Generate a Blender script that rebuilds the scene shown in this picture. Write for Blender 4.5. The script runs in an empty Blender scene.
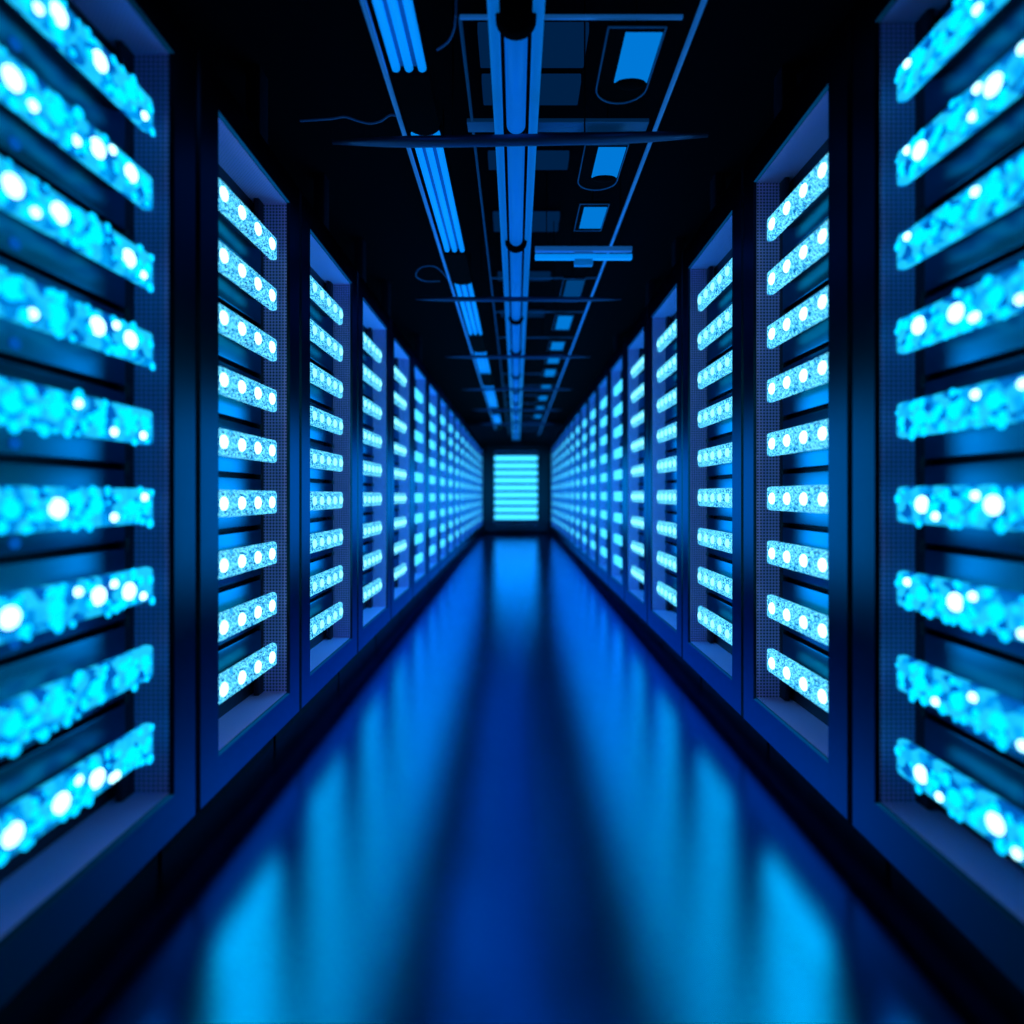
import bpy, bmesh, math, random
from mathutils import Vector, Matrix
random.seed(11)
C = bpy.context.scene.collection
PI = math.pi

# ------------------------------------------------------------------ layout (metres)
EYE = 0.955               # camera height
F = 560.0                 # focal length in pixels of the 1024 frame
A = 0.83                  # half aisle on the left side
K = F * A                 # depth = K * t

# ------------------------------------------------------------------ materials
def new_mat(name):
    m = bpy.data.materials.new(name); m.use_nodes = True
    nt = m.node_tree
    for n in list(nt.nodes): nt.nodes.remove(n)
    out = nt.nodes.new('ShaderNodeOutputMaterial')
    return m, nt, out

def pbr(name, col, rough=0.4, metal=0.0, spec=0.5, emit=None, estr=0.0, noise=0.0, nscale=8.0):
    m, nt, out = new_mat(name)
    b = nt.nodes.new('ShaderNodeBsdfPrincipled')
    b.inputs['Base Color'].default_value = (*col, 1)
    b.inputs['Roughness'].default_value = rough
    b.inputs['Metallic'].default_value = metal
    b.inputs['Specular IOR Level'].default_value = spec
    if emit:
        b.inputs['Emission Color'].default_value = (*emit, 1)
        b.inputs['Emission Strength'].default_value = estr
    if noise:
        tc = nt.nodes.new('ShaderNodeTexCoord')
        nz = nt.nodes.new('ShaderNodeTexNoise'); nz.inputs['Scale'].default_value = nscale
        mr = nt.nodes.new('ShaderNodeMapRange')
        mr.inputs['To Min'].default_value = max(0.02, rough - noise); mr.inputs['To Max'].default_value = rough + noise
        nt.links.new(tc.outputs['Object'], nz.inputs['Vector'])
        nt.links.new(nz.outputs['Fac'], mr.inputs['Value'])
        nt.links.new(mr.outputs['Result'], b.inputs['Roughness'])
    nt.links.new(b.outputs['BSDF'], out.inputs['Surface'])
    return m

def satin(name, col, edge, r0, r1, nscale):
    """Satin metal with a short-tailed highlight and slightly uneven roughness."""
    m, nt, out = new_mat(name)
    N = nt.nodes.new; L = nt.links.new
    p = N('ShaderNodeBsdfMetallic'); p.distribution = 'BECKMANN'
    p.inputs['Base Color'].default_value = (*col, 1); p.inputs['Edge Tint'].default_value = (*edge, 1)
    tc = N('ShaderNodeTexCoord'); nz = N('ShaderNodeTexNoise'); nz.inputs['Scale'].default_value = nscale
    mr = N('ShaderNodeMapRange'); mr.inputs['To Min'].default_value = r0; mr.inputs['To Max'].default_value = r1
    L(tc.outputs['Object'], nz.inputs['Vector']); L(nz.outputs['Fac'], mr.inputs['Value']); L(mr.outputs[0], p.inputs['Roughness'])
    L(p.outputs[0], out.inputs['Surface'])
    return m

def emissive(name, col, s):
    m, nt, out = new_mat(name)
    e = nt.nodes.new('ShaderNodeEmission')
    e.inputs['Color'].default_value = (*col, 1); e.inputs['Strength'].default_value = s
    nt.links.new(e.outputs[0], out.inputs['Surface'])
    return m

def speckle(name, dark, mid, light, scale, s):
    """Light bar lens: fine sparkling grain over a cyan glow."""
    m, nt, out = new_mat(name)
    N = nt.nodes.new; L = nt.links.new
    tc = N('ShaderNodeTexCoord')
    v = N('ShaderNodeTexVoronoi'); v.inputs['Scale'].default_value = scale
    L(tc.outputs['Object'], v.inputs['Vector'])
    sep = N('ShaderNodeSeparateColor'); L(v.outputs['Color'], sep.inputs[0])
    nz = N('ShaderNodeTexNoise'); nz.inputs['Scale'].default_value = 18; L(tc.outputs['Object'], nz.inputs['Vector'])
    mx = N('ShaderNodeMath'); mx.operation = 'MULTIPLY_ADD'; mx.inputs[1].default_value = 0.75
    sc = N('ShaderNodeMath'); sc.operation = 'MULTIPLY'; sc.inputs[1].default_value = 0.3
    L(nz.outputs['Fac'], sc.inputs[0]); L(sep.outputs[0], mx.inputs[0]); L(sc.outputs[0], mx.inputs[2])
    cr = N('ShaderNodeValToRGB')
    el = cr.color_ramp.elements
    el[0].position = 0.22; el[0].color = (*dark, 1)
    el[1].position = 0.68; el[1].color = (*light, 1)
    e2 = el.new(0.45); e2.color = (*mid, 1)
    L(mx.outputs[0], cr.inputs[0])
    e = N('ShaderNodeEmission'); e.inputs['Strength'].default_value = s
    L(cr.outputs[0], e.inputs['Color'])
    L(e.outputs[0], out.inputs['Surface'])
    return m

def perforated(name):
    """Sheet metal punched with a regular grid of small holes."""
    m, nt, out = new_mat(name)
    N = nt.nodes.new; L = nt.links.new
    tc = N('ShaderNodeTexCoord'); sp = N('ShaderNodeSeparateXYZ'); L(tc.outputs['Object'], sp.inputs[0])
    pitch = 0.0115
    def wave(o, k=1.0):
        a = N('ShaderNodeMath'); a.operation = 'MULTIPLY'; a.inputs[1].default_value = 2 * PI / pitch * k; L(o, a.inputs[0])
        c = N('ShaderNodeMath'); c.operation = 'COSINE'; L(a.outputs[0], c.inputs[0]); return c.outputs[0]
    s = N('ShaderNodeMath'); s.operation = 'ADD'; L(sp.outputs[0], s.inputs[0]); L(sp.outputs[1], s.inputs[1])
    a, b = wave(s.outputs[0]), wave(sp.outputs[2])
    ad = N('ShaderNodeMath'); ad.operation = 'ADD'; L(a, ad.inputs[0]); L(b, ad.inputs[1])
    mr = N('ShaderNodeMapRange'); mr.inputs['From Min'].default_value = 0.2; mr.inputs['From Max'].default_value = 0.8
    L(ad.outputs[0], mr.inputs['Value'])
    mix = N('ShaderNodeMix'); mix.data_type = 'RGBA'
    mix.inputs[6].default_value = (0.95, 0.50, 1.0, 1); mix.inputs[7].default_value = (0.06, 0.04, 0.12, 1)
    L(mr.outputs[0], mix.inputs[0])
    p = N('ShaderNodeBsdfPrincipled'); p.inputs['Roughness'].default_value = 0.45; p.inputs['Metallic'].default_value = 0.0
    L(mix.outputs[2], p.inputs['Base Color'])
    L(p.outputs[0], out.inputs['Surface'])
    return m

M = {}
M['frame'] = satin('navy satin metal', (0.003, 0.048, 0.062), (0.08, 0.45, 0.6), 0.30, 0.34, 20)
M['panel'] = satin('blue satin metal', (0.006, 0.20, 0.28), (0.1, 0.6, 0.8), 0.30, 0.34, 12)
M['body'] = pbr('dark cabinet metal', (0.01, 0.02, 0.05), 0.55, 0.3)
M['rail'] = pbr('black mounting rail', (0.006, 0.01, 0.025), 0.5, 0.2)
M['black'] = pbr('matt black', (0.001, 0.0012, 0.003), 0.8, 0, 0.03)
M['plinth'] = pbr('plinth black', (0.002, 0.003, 0.006), 0.8, 0, 0.1)
M['perf'] = perforated('perforated liner metal')
M['strip'] = speckle('glowing light bar lens', (0.0, 0.03, 0.20), (0.006, 0.31, 0.74), (0.15, 0.76, 1.0), 240, 1.5)
M['soft'] = speckle('blue light bar lens', (0.0, 0.10, 0.45), (0.0, 0.32, 0.85), (0.01, 0.55, 1.0), 45, 1.15)
M['led'] = emissive('white blue led', (0.35, 0.85, 1.0), 4.5)
M['led_soft'] = emissive('pale cyan led', (0.22, 0.82, 1.0), 2.0)
M['led_near'] = emissive('bright near led', (0.4, 0.9, 1.0), 3.2)
M['bead'] = emissive('cyan led bead', (0.0, 0.50, 1.0), 2.0)
M['glow'] = emissive('pale cyan glow', (0.05, 0.56, 1.0), 1.8)
M['endglow'] = emissive('far cyan glow', (0.04, 0.56, 1.0), 2.4)
M['dot'] = emissive('small status light', (0.0, 0.10, 0.5), 0.9)

# ------------------------------------------------------------------ mesh helpers
class MB:
    def __init__(self): self.v = []; self.f = []; self.m = []; self.sm = []
    def quad(self, pts, mi=0, smooth=False):
        n = len(self.v); self.v += [tuple(p) for p in pts]
        self.f.append(tuple(range(n, n + len(pts)))); self.m.append(mi); self.sm.append(smooth)
    def box(self, x0, x1, y0, y1, z0, z1, c=0.0, mi=0):
        """Box with chamfered edges (c)."""
        if c <= 0:
            n = len(self.v)
            self.v += [(x, y, z) for x in (x0, x1) for y in (y0, y1) for z in (z0, z1)]
            for q in ((0,1,3,2),(4,6,7,5),(0,4,5,1),(2,3,7,6),(0,2,6,4),(1,5,7,3)):
                self.f.append(tuple(n+i for i in q)); self.m.append(mi); self.sm.append(False)
            return
        bm = bmesh.new()
        vs = [bm.verts.new((x, y, z)) for x in (x0, x1) for y in (y0, y1) for z in (z0, z1)]
        for q in ((0,1,3,2),(4,6,7,5),(0,4,5,1),(2,3,7,6),(0,2,6,4),(1,5,7,3)):
            bm.faces.new([vs[i] for i in q])
        bmesh.ops.bevel(bm, geom=list(bm.edges), offset=c, segments=2, affect='EDGES', profile=0.5)
        self.add(bm, mi, True); bm.free()
    def add(self, bm, mi=0, smooth=False):
        n = len(self.v); bm.verts.index_update()
        self.v += [tuple(v.co) for v in bm.verts]
        for f in bm.faces:
            self.f.append(tuple(n + v.index for v in f.verts)); self.m.append(mi); self.sm.append(smooth)
    def ball(self, c, rx, ry, rz, seg=10, rings=6, mi=0):
        n = len(self.v); self.v.append((c[0], c[1], c[2] + rz))
        for i in range(1, rings):
            t = PI * i / rings
            for j in range(seg):
                p = 2 * PI * j / seg
                self.v.append((c[0] + rx * math.sin(t) * math.cos(p), c[1] + ry * math.sin(t) * math.sin(p), c[2] + rz * math.cos(t)))
        self.v.append((c[0], c[1], c[2] - rz)); last = len(self.v) - 1
        def F_(q): self.f.append(q); self.m.append(mi); self.sm.append(True)
        for j in range(seg): F_((n, n + 1 + j, n + 1 + (j + 1) % seg))
        for i in range(rings - 2):
            a = n + 1 + i * seg; b = a + seg
            for j in range(seg): F_((a + j, b + j, b + (j + 1) % seg, a + (j + 1) % seg))
        a = n + 1 + (rings - 2) * seg
        for j in range(seg): F_((last, a + (j + 1) % seg, a + j))
    def tube(self, pts, r, seg=12, mi=0, caps=True):
        pts = [Vector(p) for p in pts]; n0 = len(self.v); N = len(pts)
        rs = r if isinstance(r, (list, tuple)) else [r] * N
        for i, p in enumerate(pts):
            t = (pts[min(i + 1, N - 1)] - pts[max(i - 1, 0)]).normalized()
            up = Vector((0, 0, 1)) if abs(t.z) < 0.95 else Vector((1, 0, 0))
            s = t.cross(up).normalized(); u = s.cross(t)
            for j in range(seg):
                a = 2 * PI * j / seg
                self.v.append(tuple(p + rs[i] * (math.cos(a) * s + math.sin(a) * u)))
        for i in range(N - 1):
            for j in range(seg):
                a = n0 + i * seg; b = a + seg
                self.f.append((a + j, a + (j + 1) % seg, b + (j + 1) % seg, b + j)); self.m.append(mi); self.sm.append(True)
        if caps:
            for a in (n0, n0 + (N - 1) * seg):
                self.f.append(tuple(range(a, a + seg))); self.m.append(mi); self.sm.append(False)
    def prism(self, outline, z0, z1, mi=0):
        """Extrude an (x, y) outline from z0 to z1."""
        n = len(self.v); k = len(outline)
        self.v += [(x, y, z0) for x, y in outline] + [(x, y, z1) for x, y in outline]
        self.f.append(tuple(range(n, n + k))); self.m.append(mi); self.sm.append(False)
        self.f.append(tuple(range(n + k, n + 2 * k))); self.m.append(mi); self.sm.append(False)
        for i in range(k):
            j = (i + 1) % k
            self.f.append((n + i, n + j, n + k + j, n + k + i)); self.m.append(mi); self.sm.append(False)
    def mesh(self, name, mats):
        me = bpy.data.meshes.new(name)
        me.from_pydata(self.v, [], self.f)
        mats = mats if isinstance(mats, (list, tuple)) else [mats]
        for m in mats: me.materials.append(m)
        me.polygons.foreach_set('material_index', self.m)
        me.polygons.foreach_set('use_smooth', self.sm)
        bm = bmesh.new(); bm.from_mesh(me); bmesh.ops.recalc_face_normals(bm, faces=bm.faces); bm.to_mesh(me); bm.free()
        me.update()
        return me
    def obj(self, name, mats, parent=None, loc=(0, 0, 0)):
        return link(name, self.mesh(name, mats), parent, loc)

def link(name, me, parent=None, loc=(0, 0, 0)):
    o = bpy.data.objects.new(name, me); C.objects.link(o); o.location = loc
    if parent: o.parent = parent
    return o
def tag(o, label, cat, group=None):
    o['label'] = label; o['category'] = cat
    if group: o['group'] = group
    return o
def thing(name, label, cat, loc=(0, 0, 0), group=None):
    o = bpy.data.objects.new(name, None); C.objects.link(o); o.location = loc; o.empty_display_size = 0.1
    return tag(o, label, cat, group)
def struct(name, mb, m):
    o = mb.obj(name, m); o['kind'] = 'structure'; return o
def copy_tree(o, parent=None):
    c = o.copy(); C.objects.link(c)
    if parent: c.parent = parent
    for ch in list(o.children): copy_tree(ch, c)
    return c

# ------------------------------------------------------------------ room shell
END = K * 0.02984 + 0.35
CEIL = EYE + 1.78
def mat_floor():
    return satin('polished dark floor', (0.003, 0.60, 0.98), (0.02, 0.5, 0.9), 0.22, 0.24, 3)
WX = 2.0
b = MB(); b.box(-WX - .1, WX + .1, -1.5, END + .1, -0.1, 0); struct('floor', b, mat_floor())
wallm = pbr('black wall paint', (0.0012, 0.0016, 0.004), 0.8, 0, 0.03)
b = MB(); b.box(-WX - .1, WX + .1, -1.5, END + .1, CEIL, CEIL + .1); struct('ceiling', b, wallm)
b = MB(); b.box(-WX - .1, -WX, -1.5, END + .1, 0, CEIL); struct('wall_left', b, wallm)
b = MB(); b.box(WX, WX + .1, -1.5, END + .1, 0, CEIL); struct('wall_right', b, wallm)
b = MB(); b.box(-WX, WX, END, END + .1, 0, CEIL)
struct('wall_back', b, pbr('dark navy end wall', (0.01, 0.02, 0.05), 0.5))

# ------------------------------------------------------------------ server racks
FW = 0.13 * A            # frame width
REC = 0.10 * A           # recess depth of the opening
ORD = ['first', 'second', 'third', 'fourth', 'fifth', 'sixth', 'seventh', 'eighth', 'ninth', 'tenth', 'eleventh', 'twelfth',
       'thirteenth', 'fourteenth', 'fifteenth', 'sixteenth', 'seventeenth']
SIDES = {
    -1: dict(ax=A, bot=-1.005, top=1.42, o0=-0.87, o1=1.285, c5=-0.030, dz=0.2147, sh=0.096),
    1: dict(ax=A * 1.05, bot=-1.038, top=1.535, o0=-0.893, o1=1.376, c5=-0.0145, dz=0.228, sh=0.100),
}
led_cache = {}
def ring(mb, x, y0, y1, z0, z1, Y0, Y1, Z0, Z1, X=None):
    """Four quads between an inner and an outer rectangle (x and X are their planes)."""
    X = x if X is None else X
    i = [(x, y0, z0), (x, y1, z0), (x, y1, z1), (x, y0, z1)]
    o = [(X, Y0, Z0), (X, Y1, Z0), (X, Y1, Z1), (X, Y0, Z1)]
    for k in range(4): mb.quad([i[k], i[(k + 1) % 4], o[(k + 1) % 4], o[k]])

def rack_parts(root, s, L, detail, gap_near, gap_far, leds, ledr, pitch_led, first_led, dots=False, wide=False, d=None):
    """Cabinet in local axes: x grows into the cabinet (times s), y along the row, z up from the floor."""
    d = d or SIDES[s]
    zb, zt = EYE + d['bot'] * A, EYE + d['top'] * A
    z0, z1 = EYE + d['o0'] * A, EYE + d['o1'] * A
    g = 0.005
    Y0, Y1 = g, L - g
    fw = d.get('fw', FW)
    y0, y1 = fw, L - fw
    X = lambda u: s * u
    # face frame, chamfered on its inner and outer edges
    b = MB(); c = 0.007
    ring(b, X(0), y0 - c, y1 + c, z0 - c, z1 + c, Y0 + c, Y1 - c, zb + c, zt - c)
    ring(b, X(0), Y0 + c, Y1 - c, zb + c, zt - c, Y0, Y1, zb, zt, X(c))
    ring(b, X(c), Y0, Y1, zb, zt, Y0, Y1, zb, zt, X(0.05))
    ring(b, X(c), y0, y1, z0, z1, y0 - c, y1 + c, z0 - c, z1 + c, X(0))
    ring(b, X(0.05), y0, y1, z0, z1, Y0, Y1, zb, zt)
    ring(b, X(c), y0, y1, z0, z1, y0, y1, z0, z1, X(0.05))
    b.obj('face_frame', M['frame'], root)
    # cabinet shell behind the frame
    b = MB(); D = 0.62
    ring(b, X(0.05), Y0 + .002, Y1 - .002, zb, zt - .002, Y0 + .002, Y1 - .002, zb, zt - .002, X(D))
    b.quad([(X(D), Y0, zb), (X(D), Y1, zb), (X(D), Y1, zt), (X(D), Y0, zt)])
    b.quad([(X(REC + .045), y0, z0), (X(REC + .045), y1, z0), (X(REC + .045), y1, z1), (X(REC + .045), y0, z1)])
    b.obj('cabinet_shell', M['body'], root)
    # perforated reveal of the opening
    b = MB(); e = 0.0015
    ring(b, X(c + .001), y0 + e, y1 - e, z0 + e, z1 - e, y0 + e, y1 - e, z0 + e, z1 - e, X(REC + .044))
    b.obj('perforated_liner', M['perf'], root)
    b = MB(); b.box(*sorted((X(0.10), X(D - .02))), Y0 + .004, Y1 - .004, 0, zb)
    b.obj('plinth', M['plinth'], root)
    # vertical rails the server units are screwed to
    pu = REC - 0.004
    for ya, yb in ((y0 + .003, y0 + .02), (y1 - .045, y1 - .003)):
        b = MB(); b.box(*sorted((X(pu + .012), X(pu + .03))), ya, yb, z0 + .003, z1 - .003, 0.003)
        for k in range(9):
            zc = EYE + (d['c5'] + d['dz'] * (5 - k) ) * A
            if yb > L / 2: b.ball((X(pu + .012), ya + .012, zc + d['dz'] * A * .5), .012, .012, .02, 8, 5)
        b.obj('mounting_rail', M['rail'], root)
    # one unit mesh shared by the nine rows
    ph = d['dz'] * A; hh = ph / 2 - 0.0075
    b = MB()
    b.box(*sorted((X(pu), X(pu + .03))), y0 + .006, y1 - .05, -hh, hh, 0.003)
    panel_me = b.mesh('server_unit', M['panel'])
    sh = d['sh'] * A / 2
    sy0, sy1 = y0 + gap_near, y1 - gap_far
    ux = d.get('ux', 0.012)
    def strip_mesh():
        b = MB()
        b.box(*sorted((X(ux), X(ux + .026))), sy0, sy1, -sh, sh, 0.010)
        if detail >= 2:
            n = 62
            for q in range(n):
                r = random.choice((.005, .007, .009, .012))
                b.ball((X(ux), random.uniform(sy0 + .008, sy1 - .008), random.uniform(-sh - .002, sh - .002)), .004, r, r, 6, 4, 1)
        return b.mesh('light_bar', [M['soft'] if detail >= 2 else M['strip'] if detail >= 1 else M[d.get('glow', 'glow')], M['bead']])
    variants = [strip_mesh() for _ in range(3 if detail >= 2 else 1)]
    b = MB()
    b.box(*sorted((X(ux + .024), X(pu + .002))), sy0 + .02, min(sy1, y1 - .05) - .03, -sh * .2, sh * .2, .003)
    br_me = b.mesh('bracket', M['rail'])
    if leds:
        b = MB(); b.ball((0, 0, 0), .009, ledr * 1.0, ledr, 14, 8); led_me = b.mesh('led', M[d.get('led', 'led')])
        b = MB(); b.ball((0, 0, 0), .008, ledr * .5, ledr * .5, 12, 6); small_me = b.mesh('led', M['led_near'])
        b = MB(); b.ball((0, 0, 0), .008, ledr * .95, ledr * .95, 14, 8); cy_me = b.mesh('led', M['bead'])
    b = MB(); b.ball((0, 0, 0), .006, .011, .011, 10, 6); dot_me = b.mesh('status_light', M['dot'])
    for k in range(9):
        zc = EYE + (d['c5'] + d['dz'] * (5 - k)) * A
        un = link('server_unit', panel_me, root, (0, 0, zc))
        link('light_bar', variants[k % len(variants)], un)
        link('bracket', br_me, un)
        for q in range(leds):
            yy = first_led + q * pitch_led
            me = led_me
            if dots and random.random() < .5: me = cy_me
            link('led', me, un, (X(ux - .001), yy + (random.uniform(-.006, .006) if dots else 0), random.uniform(-.004, .004) if dots else 0))
            if dots and random.random() < .75:
                link('led', small_me, un, (X(ux - .001), yy + random.choice((-.045, .04, .045)), random.choice((-.55, .5, -.6)) * sh))
        if dots:
            link('status_light', dot_me, un, (X(pu - .002), y0 + .209, -ph * .5 + .028))

SEAM = [0.00150, 0.003145, 0.00464] + [0.00464 + 0.00168 * k for k in range(1, 16)]
def rack_label(side, i):
    s = 'left' if side < 0 else 'right'
    if i == 0: return f'navy server rack with large blurred blue lights, nearest the viewer in the {s} row'
    if i == 16: return f'navy server rack at the far end of the {s} row, beside the end wall'
    return f'navy server rack with nine glowing rows, {ORD[i]} from the front in the {s} row'
for s in (-1, 1):
    d = SIDES[s]; ax = s * d['ax']
    grp = 'server racks along the %s side of the aisle' % ('left' if s < 0 else 'right')
    protos = {}
    for i in range(17):
        ya, yb = SEAM[i] * K, SEAM[i + 1] * K
        L = yb - ya
        if i in (0, 1):
            root = thing('server_rack', rack_label(s, i), 'server rack', (ax, ya, 0), grp)
            if i == 0: rack_parts(root, s, L, 2, 0.004, .048, 5, 0.019, 0.096, .141, dots=True, d=dict(d, led='led_near', dz=.218 if s < 0 else .2345, c5=-.030 if s < 0 else -.0266))
            else: rack_parts(root, s, L, 1, 0.004, .068, 4, 0.020, 0.106, .150)
        elif i in (2, 5):
            det = {2: 1, 5: 0}[i]
            root = thing('server_rack', rack_label(s, i), 'server rack', (ax, ya, 0), grp)
            rack_parts(root, s, L, det, 0.004, .10, 5 if i == 2 else 0, 0.019, 0.088, .18, d=dict(d, led='led_soft'))
            protos[i] = root
        else:
            root = copy_tree(protos[2 if i < 5 else 5])
            root.location = (ax, ya, 0); root['label'] = rack_label(s, i); root['group'] = grp
# end rack facing the viewer: same builder turned a quarter
ed = dict(SIDES[-1]); ed.update(top=1.50, bot=-1.08, o0=-0.90, o1=1.30, sh=0.122, dz=0.2185, c5=-0.0, fw=0.28, ux=0.0, glow='endglow')
root = thing('server_rack', 'server rack facing down the aisle at the far end with nine long light bars', 'server rack', (-0.81, K * 0.02984 - 0.02, 0))
er = root
er.rotation_euler = (0, 0, -PI / 2)
rack_parts(er, -1, 1.62, 0, 0.005, .005, 0, .02, .1, .1, d=ed)

# ------------------------------------------------------------------ overhead
H = 1.34; ZP = EYE + H
blue_metal = pbr('blue steel', (0.10, 0.34, 0.75), 0.3, 0.9)
dim_metal = pbr('dim blue steel', (0.03, 0.09, 0.22), 0.4, 0.8)
tube_glow = pbr('blue light pipe', (0.01, 0.2, 0.6), 0.5, 0.5, emit=(0.0, 0.085, 0.42), estr=0.9)
tube_lamp = pbr('lit blue lamp tube', (0.02, 0.2, 0.6), 0.3, 0, emit=(0.0, 0.24, 0.85), estr=0.95)
flange = pbr('channel flange with own glow', (0.05, 0.25, 0.6), 0.3, 0.6, emit=(0.0, 0.13, 0.5), estr=0.6)  # emission stands in for gloss; the flange itself is no light source
rail_glow = pbr('self-lit blue rail', (0.10, 0.3, 0.7), 0.35, 0.7, emit=(0.005, 0.08, 0.30), estr=0.7)  # slight emission stands in for sheen on rails that are no lamps
faint = pbr('faintly glowing blue steel', (0.04, 0.10, 0.25), 0.4, 0.7, emit=(0.0, 0.02, 0.075), estr=0.6)  # weak emission put in for light caught by rungs and rims
reflector = pbr('self-lit lamp backing', (0.02, 0.1, 0.3), 0.4, 0.5, emit=(0.0, 0.035, 0.17), estr=1.0)  # dim emission stands in for tube light falling on the backing
lit_panel = emissive('lit blue panel', (0.0, 0.20, 0.72), 0.95)
dim_plate = emissive('dimmed blue panel', (0.0, 0.05, 0.2), 1.0)
dim_panel = emissive('dim blue ceiling panel', (0.0, 0.014, 0.06), 1.0)
thread = pbr('hanger rod steel', (0.002, 0.003, 0.006), 0.7, 0, 0.1)

def hangers(parent, pts, z):
    """Thin rods from local height z up to the ceiling, each a part of its own."""
    top = CEIL - (parent.location.z if parent else 0)
    for x, y in pts:
        b = MB(); b.tube([(x, y, z), (x, y, top)], 0.003, 6); b.obj('hanger_rod', thread, parent)

# central channel with light pipes
YE = END - 0.5
ch = thing('light_channel', 'long open ceiling channel of glowing blue pipe sections running down the middle', 'ceiling light', (0, 1.2, ZP))
b = MB(); b.box(-.079, .079, 0, YE - 1.2, .045, .057); b.obj('back_plate', M['black'], ch)
for sx in (-1, 1):
    b = MB(); b.box(*sorted((sx * .046, sx * .079)), 0, YE - 1.2, -.004, .004, .002)
    b.obj('flange', flange, ch)
    b = MB(); b.box(*sorted((sx * .075, sx * .079)), 0, YE - 1.2, .003, .05); b.obj('side_plate', M['black'], ch)
caps = [1.563, 2.04, 2.95, 4.21, 5.17, 6.2, 7.1, 8.0, 8.9, 9.9, 10.9, 12.0, 13.1]
for i in range(len(caps) - 1):
    y0, y1 = caps[i], caps[i + 1]
    b = MB(); b.tube([(0, .02, 0), (0, y1 - y0 - .012, 0)], .034, 24); t = b.obj('pipe_section', tube_glow, ch, (0, y0 - 1.2, 0))
    b = MB(); b.tube([(0, -.012, 0), (0, -.008, 0), (0, .018, 0), (0, .022, 0)], [.054, .058, .058, .054] if i != 1 else [.034, .037, .037, .034], 24)  # second cap is a thin dark collar put where shade falls on the pipe
    b.obj('end_cap', M['black'], t)

# left run of tube lights
spans = [(1.15, 1.774, 2.079), (2.085, 3.09, 3.55), (3.556, 4.69, 5.24), (5.25, 6.18, 6.87), (6.88, 8.57, 9.29), (9.3, 10.7, 11.4)]
for i, (y0, y1, y2) in enumerate(spans):
    t = thing('tube_light', f'blue three-tube ceiling light with black end housing, {ORD[i]} along the left ceiling run', 'ceiling light',
              (-.335, y0, ZP), 'tube lights in the left ceiling run')
    b = MB(); b.box(-.058, .058, 0, y2 - y0 - .01, .026, .05, .004); hangers(t, [(0, (y1 - y0) * .5)], .045)
    b.obj('housing', M['black'], t)
    b = MB(); b.box(-.056, .05, .01, y1 - y0 + .02, .018, .0265, .003); b.obj('reflector', reflector, t)
    for x in (-.045, -.004, .038):
        b = MB(); b.tube([(x, .01, .012), (x, y1 - y0 + .03, .012)], .0135, 16); b.obj('lamp_tube', tube_lamp, t)
    n = 10; l0, l1 = y1 - y0, y2 - y0 - .06
    out = [(-.058, l0), (.058, l0)] + [(.058 * math.cos(PI * k / n), l1 + .05 * math.sin(PI * k / n)) for k in range(n + 1)]
    b = MB(); b.prism(out, -.012, .03); b.obj('end_housing', M['black'], t)
b = MB(); b.tube([(-.415, 1.1, ZP), (-.415, 11.4, ZP)], .009, 10)
t = tag(b.obj('ceiling_rail', rail_glow), 'thin blue rail running beside the left run of tube lights', 'rail')
hangers(t, [(-.415, y) for y in (4.2, 7.5, 11)], ZP)

# ladder frame above the aisle
lf = thing('cable_ladder', 'ladder-like ceiling frame with a long blue right rail and thin cross rungs', 'cable ladder', (0, 1.1, ZP + .066))
b = MB(); b.tube([(.535, 0, 0), (.535, 12, 0)], .009, 10); hangers(lf, [(.535, y) for y in (3, 6, 9, 11.5)], 0)
b.obj('rail', rail_glow, lf)
b = MB(); b.tube([(-.165, .55, 0), (-.165, 12, 0)], .006, 8); b.obj('rail', faint, lf)
yy = [1.648, 2.13, 3.63, 4.3, 5.0, 5.75, 6.5, 7.2, 7.9, 8.6, 9.3, 10.0, 10.7, 11.4, 12.1]
for i, y in enumerate(yy):
    b = MB()
    if i == 1: b.box(-.185, .50, y - 1.1 - .03, y - 1.1 + .03, -.008, .008, .003)
    else: b.tube([(-.165, y - 1.1, 0), (.49 if i == 0 else .535, y - 1.1, 0)], .0065, 8)
    b.obj('rung', faint if i else rail_glow, lf)

# cross bars slung under everything
for i, y in enumerate((1.956, 3.56, 5.04, 6.6, 8.2, 9.8)):
    t = thing('cross_bar', f'dark slim bar hanging across the aisle under the ceiling, {ORD[i]} from the viewer', 'cross bar', (0, y, EYE + 1.245), 'bars across the aisle')
    b = MB(); tilt = .012 if i == 0 else 0
    n = 14; pts = []; rs = []
    for k in range(n + 1):
        x = -.64 + 1.31 * k / n
        pts.append((x, 0, tilt * (x / .64) + (-.006 * (1 - (x / .66) ** 2) if i == 0 else 0))); rs.append(.019 * min(1, .4 + 3.2 * min(k, n - k) / n) * (1 if i == 0 else .8))
    b.tube(pts, rs, 10); b.obj('bar', dim_metal, t)
    hangers(t, [(-.22, 0), (.24, 0)], .01)

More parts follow.
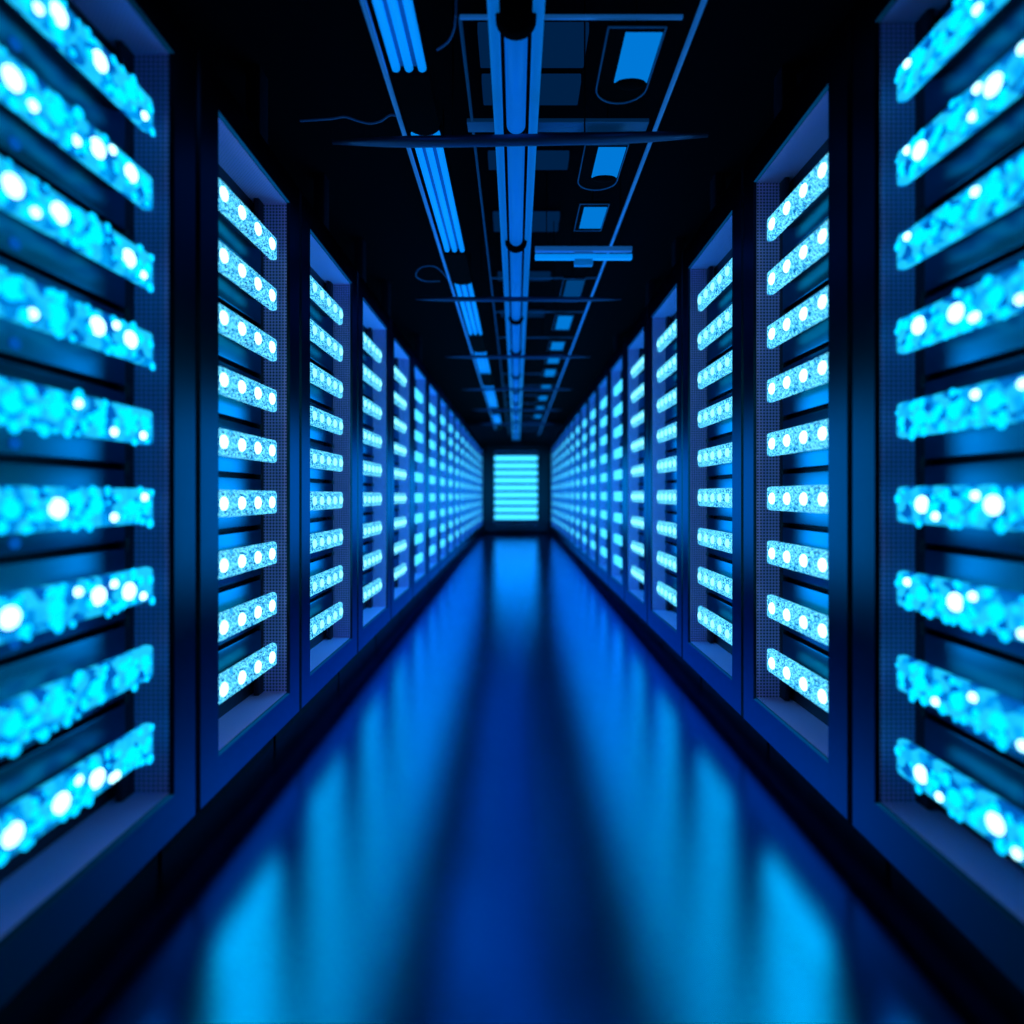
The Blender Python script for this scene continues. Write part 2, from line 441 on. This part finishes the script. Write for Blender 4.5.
# right run of light panels
pans = [(1.624, 1.816), (2.16, 2.36), (2.61, 2.81), (3.5, 3.85), (4.2, 4.52), (4.92, 5.16), (5.42, 5.68), (6.0, 6.3), (6.85, 7.1), (7.6, 7.9), (8.5, 8.8), (9.4, 9.7)]
for i, (y0, y1) in enumerate(pans):
    t = thing('square_ceiling_light', f'small square blue ceiling light, {ORD[i]} from the viewer along the right ceiling run' if i > 1 else
              ('blue ceiling light in a rounded black case, the larger one nearer the viewer' if i == 0 else 'blue ceiling light in a rounded black case, just past the first cross bar'),
              'ceiling light', (.37, y0, ZP), 'light panels in the right ceiling run')
    n = 12; l = y1 - y0; rr = .083; cx = -.022
    if i < 2:
        out = [(cx - rr, -.02), (cx + rr, -.02)] + [(cx + rr * math.cos(PI * k / n), l + .03 + .07 * math.sin(PI * k / n)) for k in range(n + 1)]
    else:
        out = [(-.075, -.03), (.06, -.03), (.06, l + .03), (-.075, l + .03)]
    b = MB(); b.prism(out, .002, .014); hangers(t, [(0, l * .5)], .013)
    b.obj('case', M['black'], t)
    b = MB(); b.tube([(x, y, .0) for x, y in out] + [(*out[0], 0)], .0028, 6); b.obj('rim', faint, t)
    b = MB(); b.box(-.052, .055, 0, l, -.003, .003); b.obj('light_plate', dim_plate if i == 3 else lit_panel, t)
    if i < 2:
        b = MB(); b.ball((.002, l + .005, -.002), .052, .026, .012, 16, 6); b.obj('end_plug', M['black'], t)

# cross light with a foot
t = thing('cross_light', 'short double blue light bar hanging crosswise right of the ceiling channel', 'ceiling light', (.365, 3.03, EYE + 1.3))
b = MB(); b.box(-.262, .262, -.014, .014, -.027, 0, .004); b.obj('light_tube', tube_lamp, t)
b = MB(); b.box(-.05, .05, -.008, .008, -.004, .018)
b.box(-.262, .262, -.014, .014, .014, .042, .004); hangers(t, [(-.2, 0), (.2, 0)], .04)
b.obj('housing', rail_glow, t)
b = MB(); b.box(-.05, .05, -.014, .014, -.062, -.025, .004); b.obj('foot', flange, t)

# dim panels set in the ceiling
tiles = [(2.03, 2.21), (2.28, 2.42), (2.79, 2.90), (3.39, 3.46), (3.50, 3.58), (4.3, 4.4), (5.2, 5.3)]
for i, (y0, y1) in enumerate(tiles):
    o = MB(); o.box(-.145, .275, -(y1 - y0) / 2, (y1 - y0) / 2, -.02, .02, .004)
    ob = o.obj('ceiling_panel', dim_panel, None, (0, (y0 + y1) / 2 * (CEIL - .02 - EYE) / 1.7, CEIL - .02))
    tag(ob, f'dim blue rectangular panel set in the black ceiling, {ORD[i]} from the viewer', 'ceiling panel', 'dim ceiling panels behind the channel')

# loose cables
def px(x, y, h):
    yy = F * h / (495 - y); return ((x - 516) * yy / F, yy, EYE + h)
cab = pbr('faintly glowing cable', (0.03, 0.07, 0.2), 0.4, 0.2, emit=(0.0, 0.012, 0.06), estr=0.5)  # emission paints a little light onto the cable
def cable(pts, label, r=.0035):
    P = [Vector(px(*p)) for p in pts]; out = []
    for i in range(len(P) - 1):
        p0, p1, p2, p3 = P[max(i - 1, 0)], P[i], P[i + 1], P[min(i + 2, len(P) - 1)]
        for k in range(6):
            t_ = k / 6
            out.append(.5 * ((2 * p1) + (p2 - p0) * t_ + (2 * p0 - 5 * p1 + 4 * p2 - p3) * t_ ** 2 + (3 * p1 - p0 - 3 * p2 + p3) * t_ ** 3))
    out.append(P[-1])
    b = MB(); b.tube(out, r, 6); tag(b.obj('cable', cab), label, 'cable')
cable([(300, 121, 1.34), (330, 119, 1.34), (345, 117, 1.34), (358, 121, 1.34), (370, 123.5, 1.34), (381, 121, 1.34), (391, 115, 1.34), (402, 118, 1.34)],
      'thin wavy cable running in from the left to the tube lights')
cable([(437, 50, 1.36), (448, 42, 1.36), (454, 30, 1.36), (455.5, 16, 1.38), (456, 6, 1.41), (456.5, -90, 1.785)], 'short cable hooked up beside the second tube light')
cable([(440, 281, 1.35), (425, 281, 1.35), (416, 276, 1.35), (420, 268, 1.35), (432, 266, 1.35), (440, 270, 1.35), (449.5, 281, 1.34)], 'small cable loop left of the tube lights')

# dark posts above the cabinets
post_m = pbr('post steel', (0.012, 0.02, 0.05), 0.45, 0.6)
for s in (-1, 1):
    d = SIDES[s]
    for n, i in enumerate((2, 3, 4, 5, 7)):
        b = MB(); zt = EYE + d['top'] * A
        b.box(-.03, .03, -.04, .04, 0, CEIL - zt, .004); b.box(-.06, .06, -.07, .07, 0, .012, .003)
        o = b.obj('ceiling_post', post_m, None, (s * (d['ax'] + .26), SEAM[i] * K + .2, zt))
        tag(o, f'dark slim post from the {"left" if s < 0 else "right"} racks up to the ceiling, {ORD[n]} from the viewer', 'post', 'posts above the racks')

# ------------------------------------------------------------------ light, camera, colour
w = bpy.data.worlds.new('world'); bpy.context.scene.world = w; w.use_nodes = True
w.node_tree.nodes['Background'].inputs[0].default_value = (0.02, 0.06, 0.2, 1)
w.node_tree.nodes['Background'].inputs[1].default_value = 0.01

# added fill lights without fixtures, for a bright band across the rack fronts
for sgn in (-1, 1):
    la = bpy.data.lights.new('rack_fill_light', 'AREA'); la.shape = 'RECTANGLE'; la.size = 11.0; la.size_y = 0.95
    la.color = (0.0, 0.40, 1.0); la.energy = 135; la.spread = math.radians(175)
    lo = bpy.data.objects.new('rack_fill_light', la); C.objects.link(lo)
    lo.matrix_world = Matrix(((0, 0, -sgn, 0), (1, 0, 0, 8.1), (0, -sgn, 0, EYE), (0, 0, 0, 1)))

cam = bpy.data.cameras.new('camera'); co = bpy.data.objects.new('camera', cam); C.objects.link(co)
co.location = (0, 0, EYE); co.rotation_euler = (PI / 2, 0, 0)
cam.sensor_width = 36; cam.lens = F / 1024 * 36
cam.shift_x = -4 / 1024; cam.shift_y = -17 / 1024
cam.clip_start = 0.02
cam.dof.use_dof = True; cam.dof.focus_distance = 2.2; cam.dof.aperture_fstop = cam.lens / 1000 / 0.026
sc = bpy.context.scene
sc.camera = co
sc.view_settings.view_transform = 'Standard'
sc.view_settings.look = 'None'
sc.cycles.max_bounces = 8; sc.cycles.glossy_bounces = 5; sc.cycles.diffuse_bounces = 3
sc.cycles.sample_clamp_indirect = 6
sc.cycles.use_denoising = True
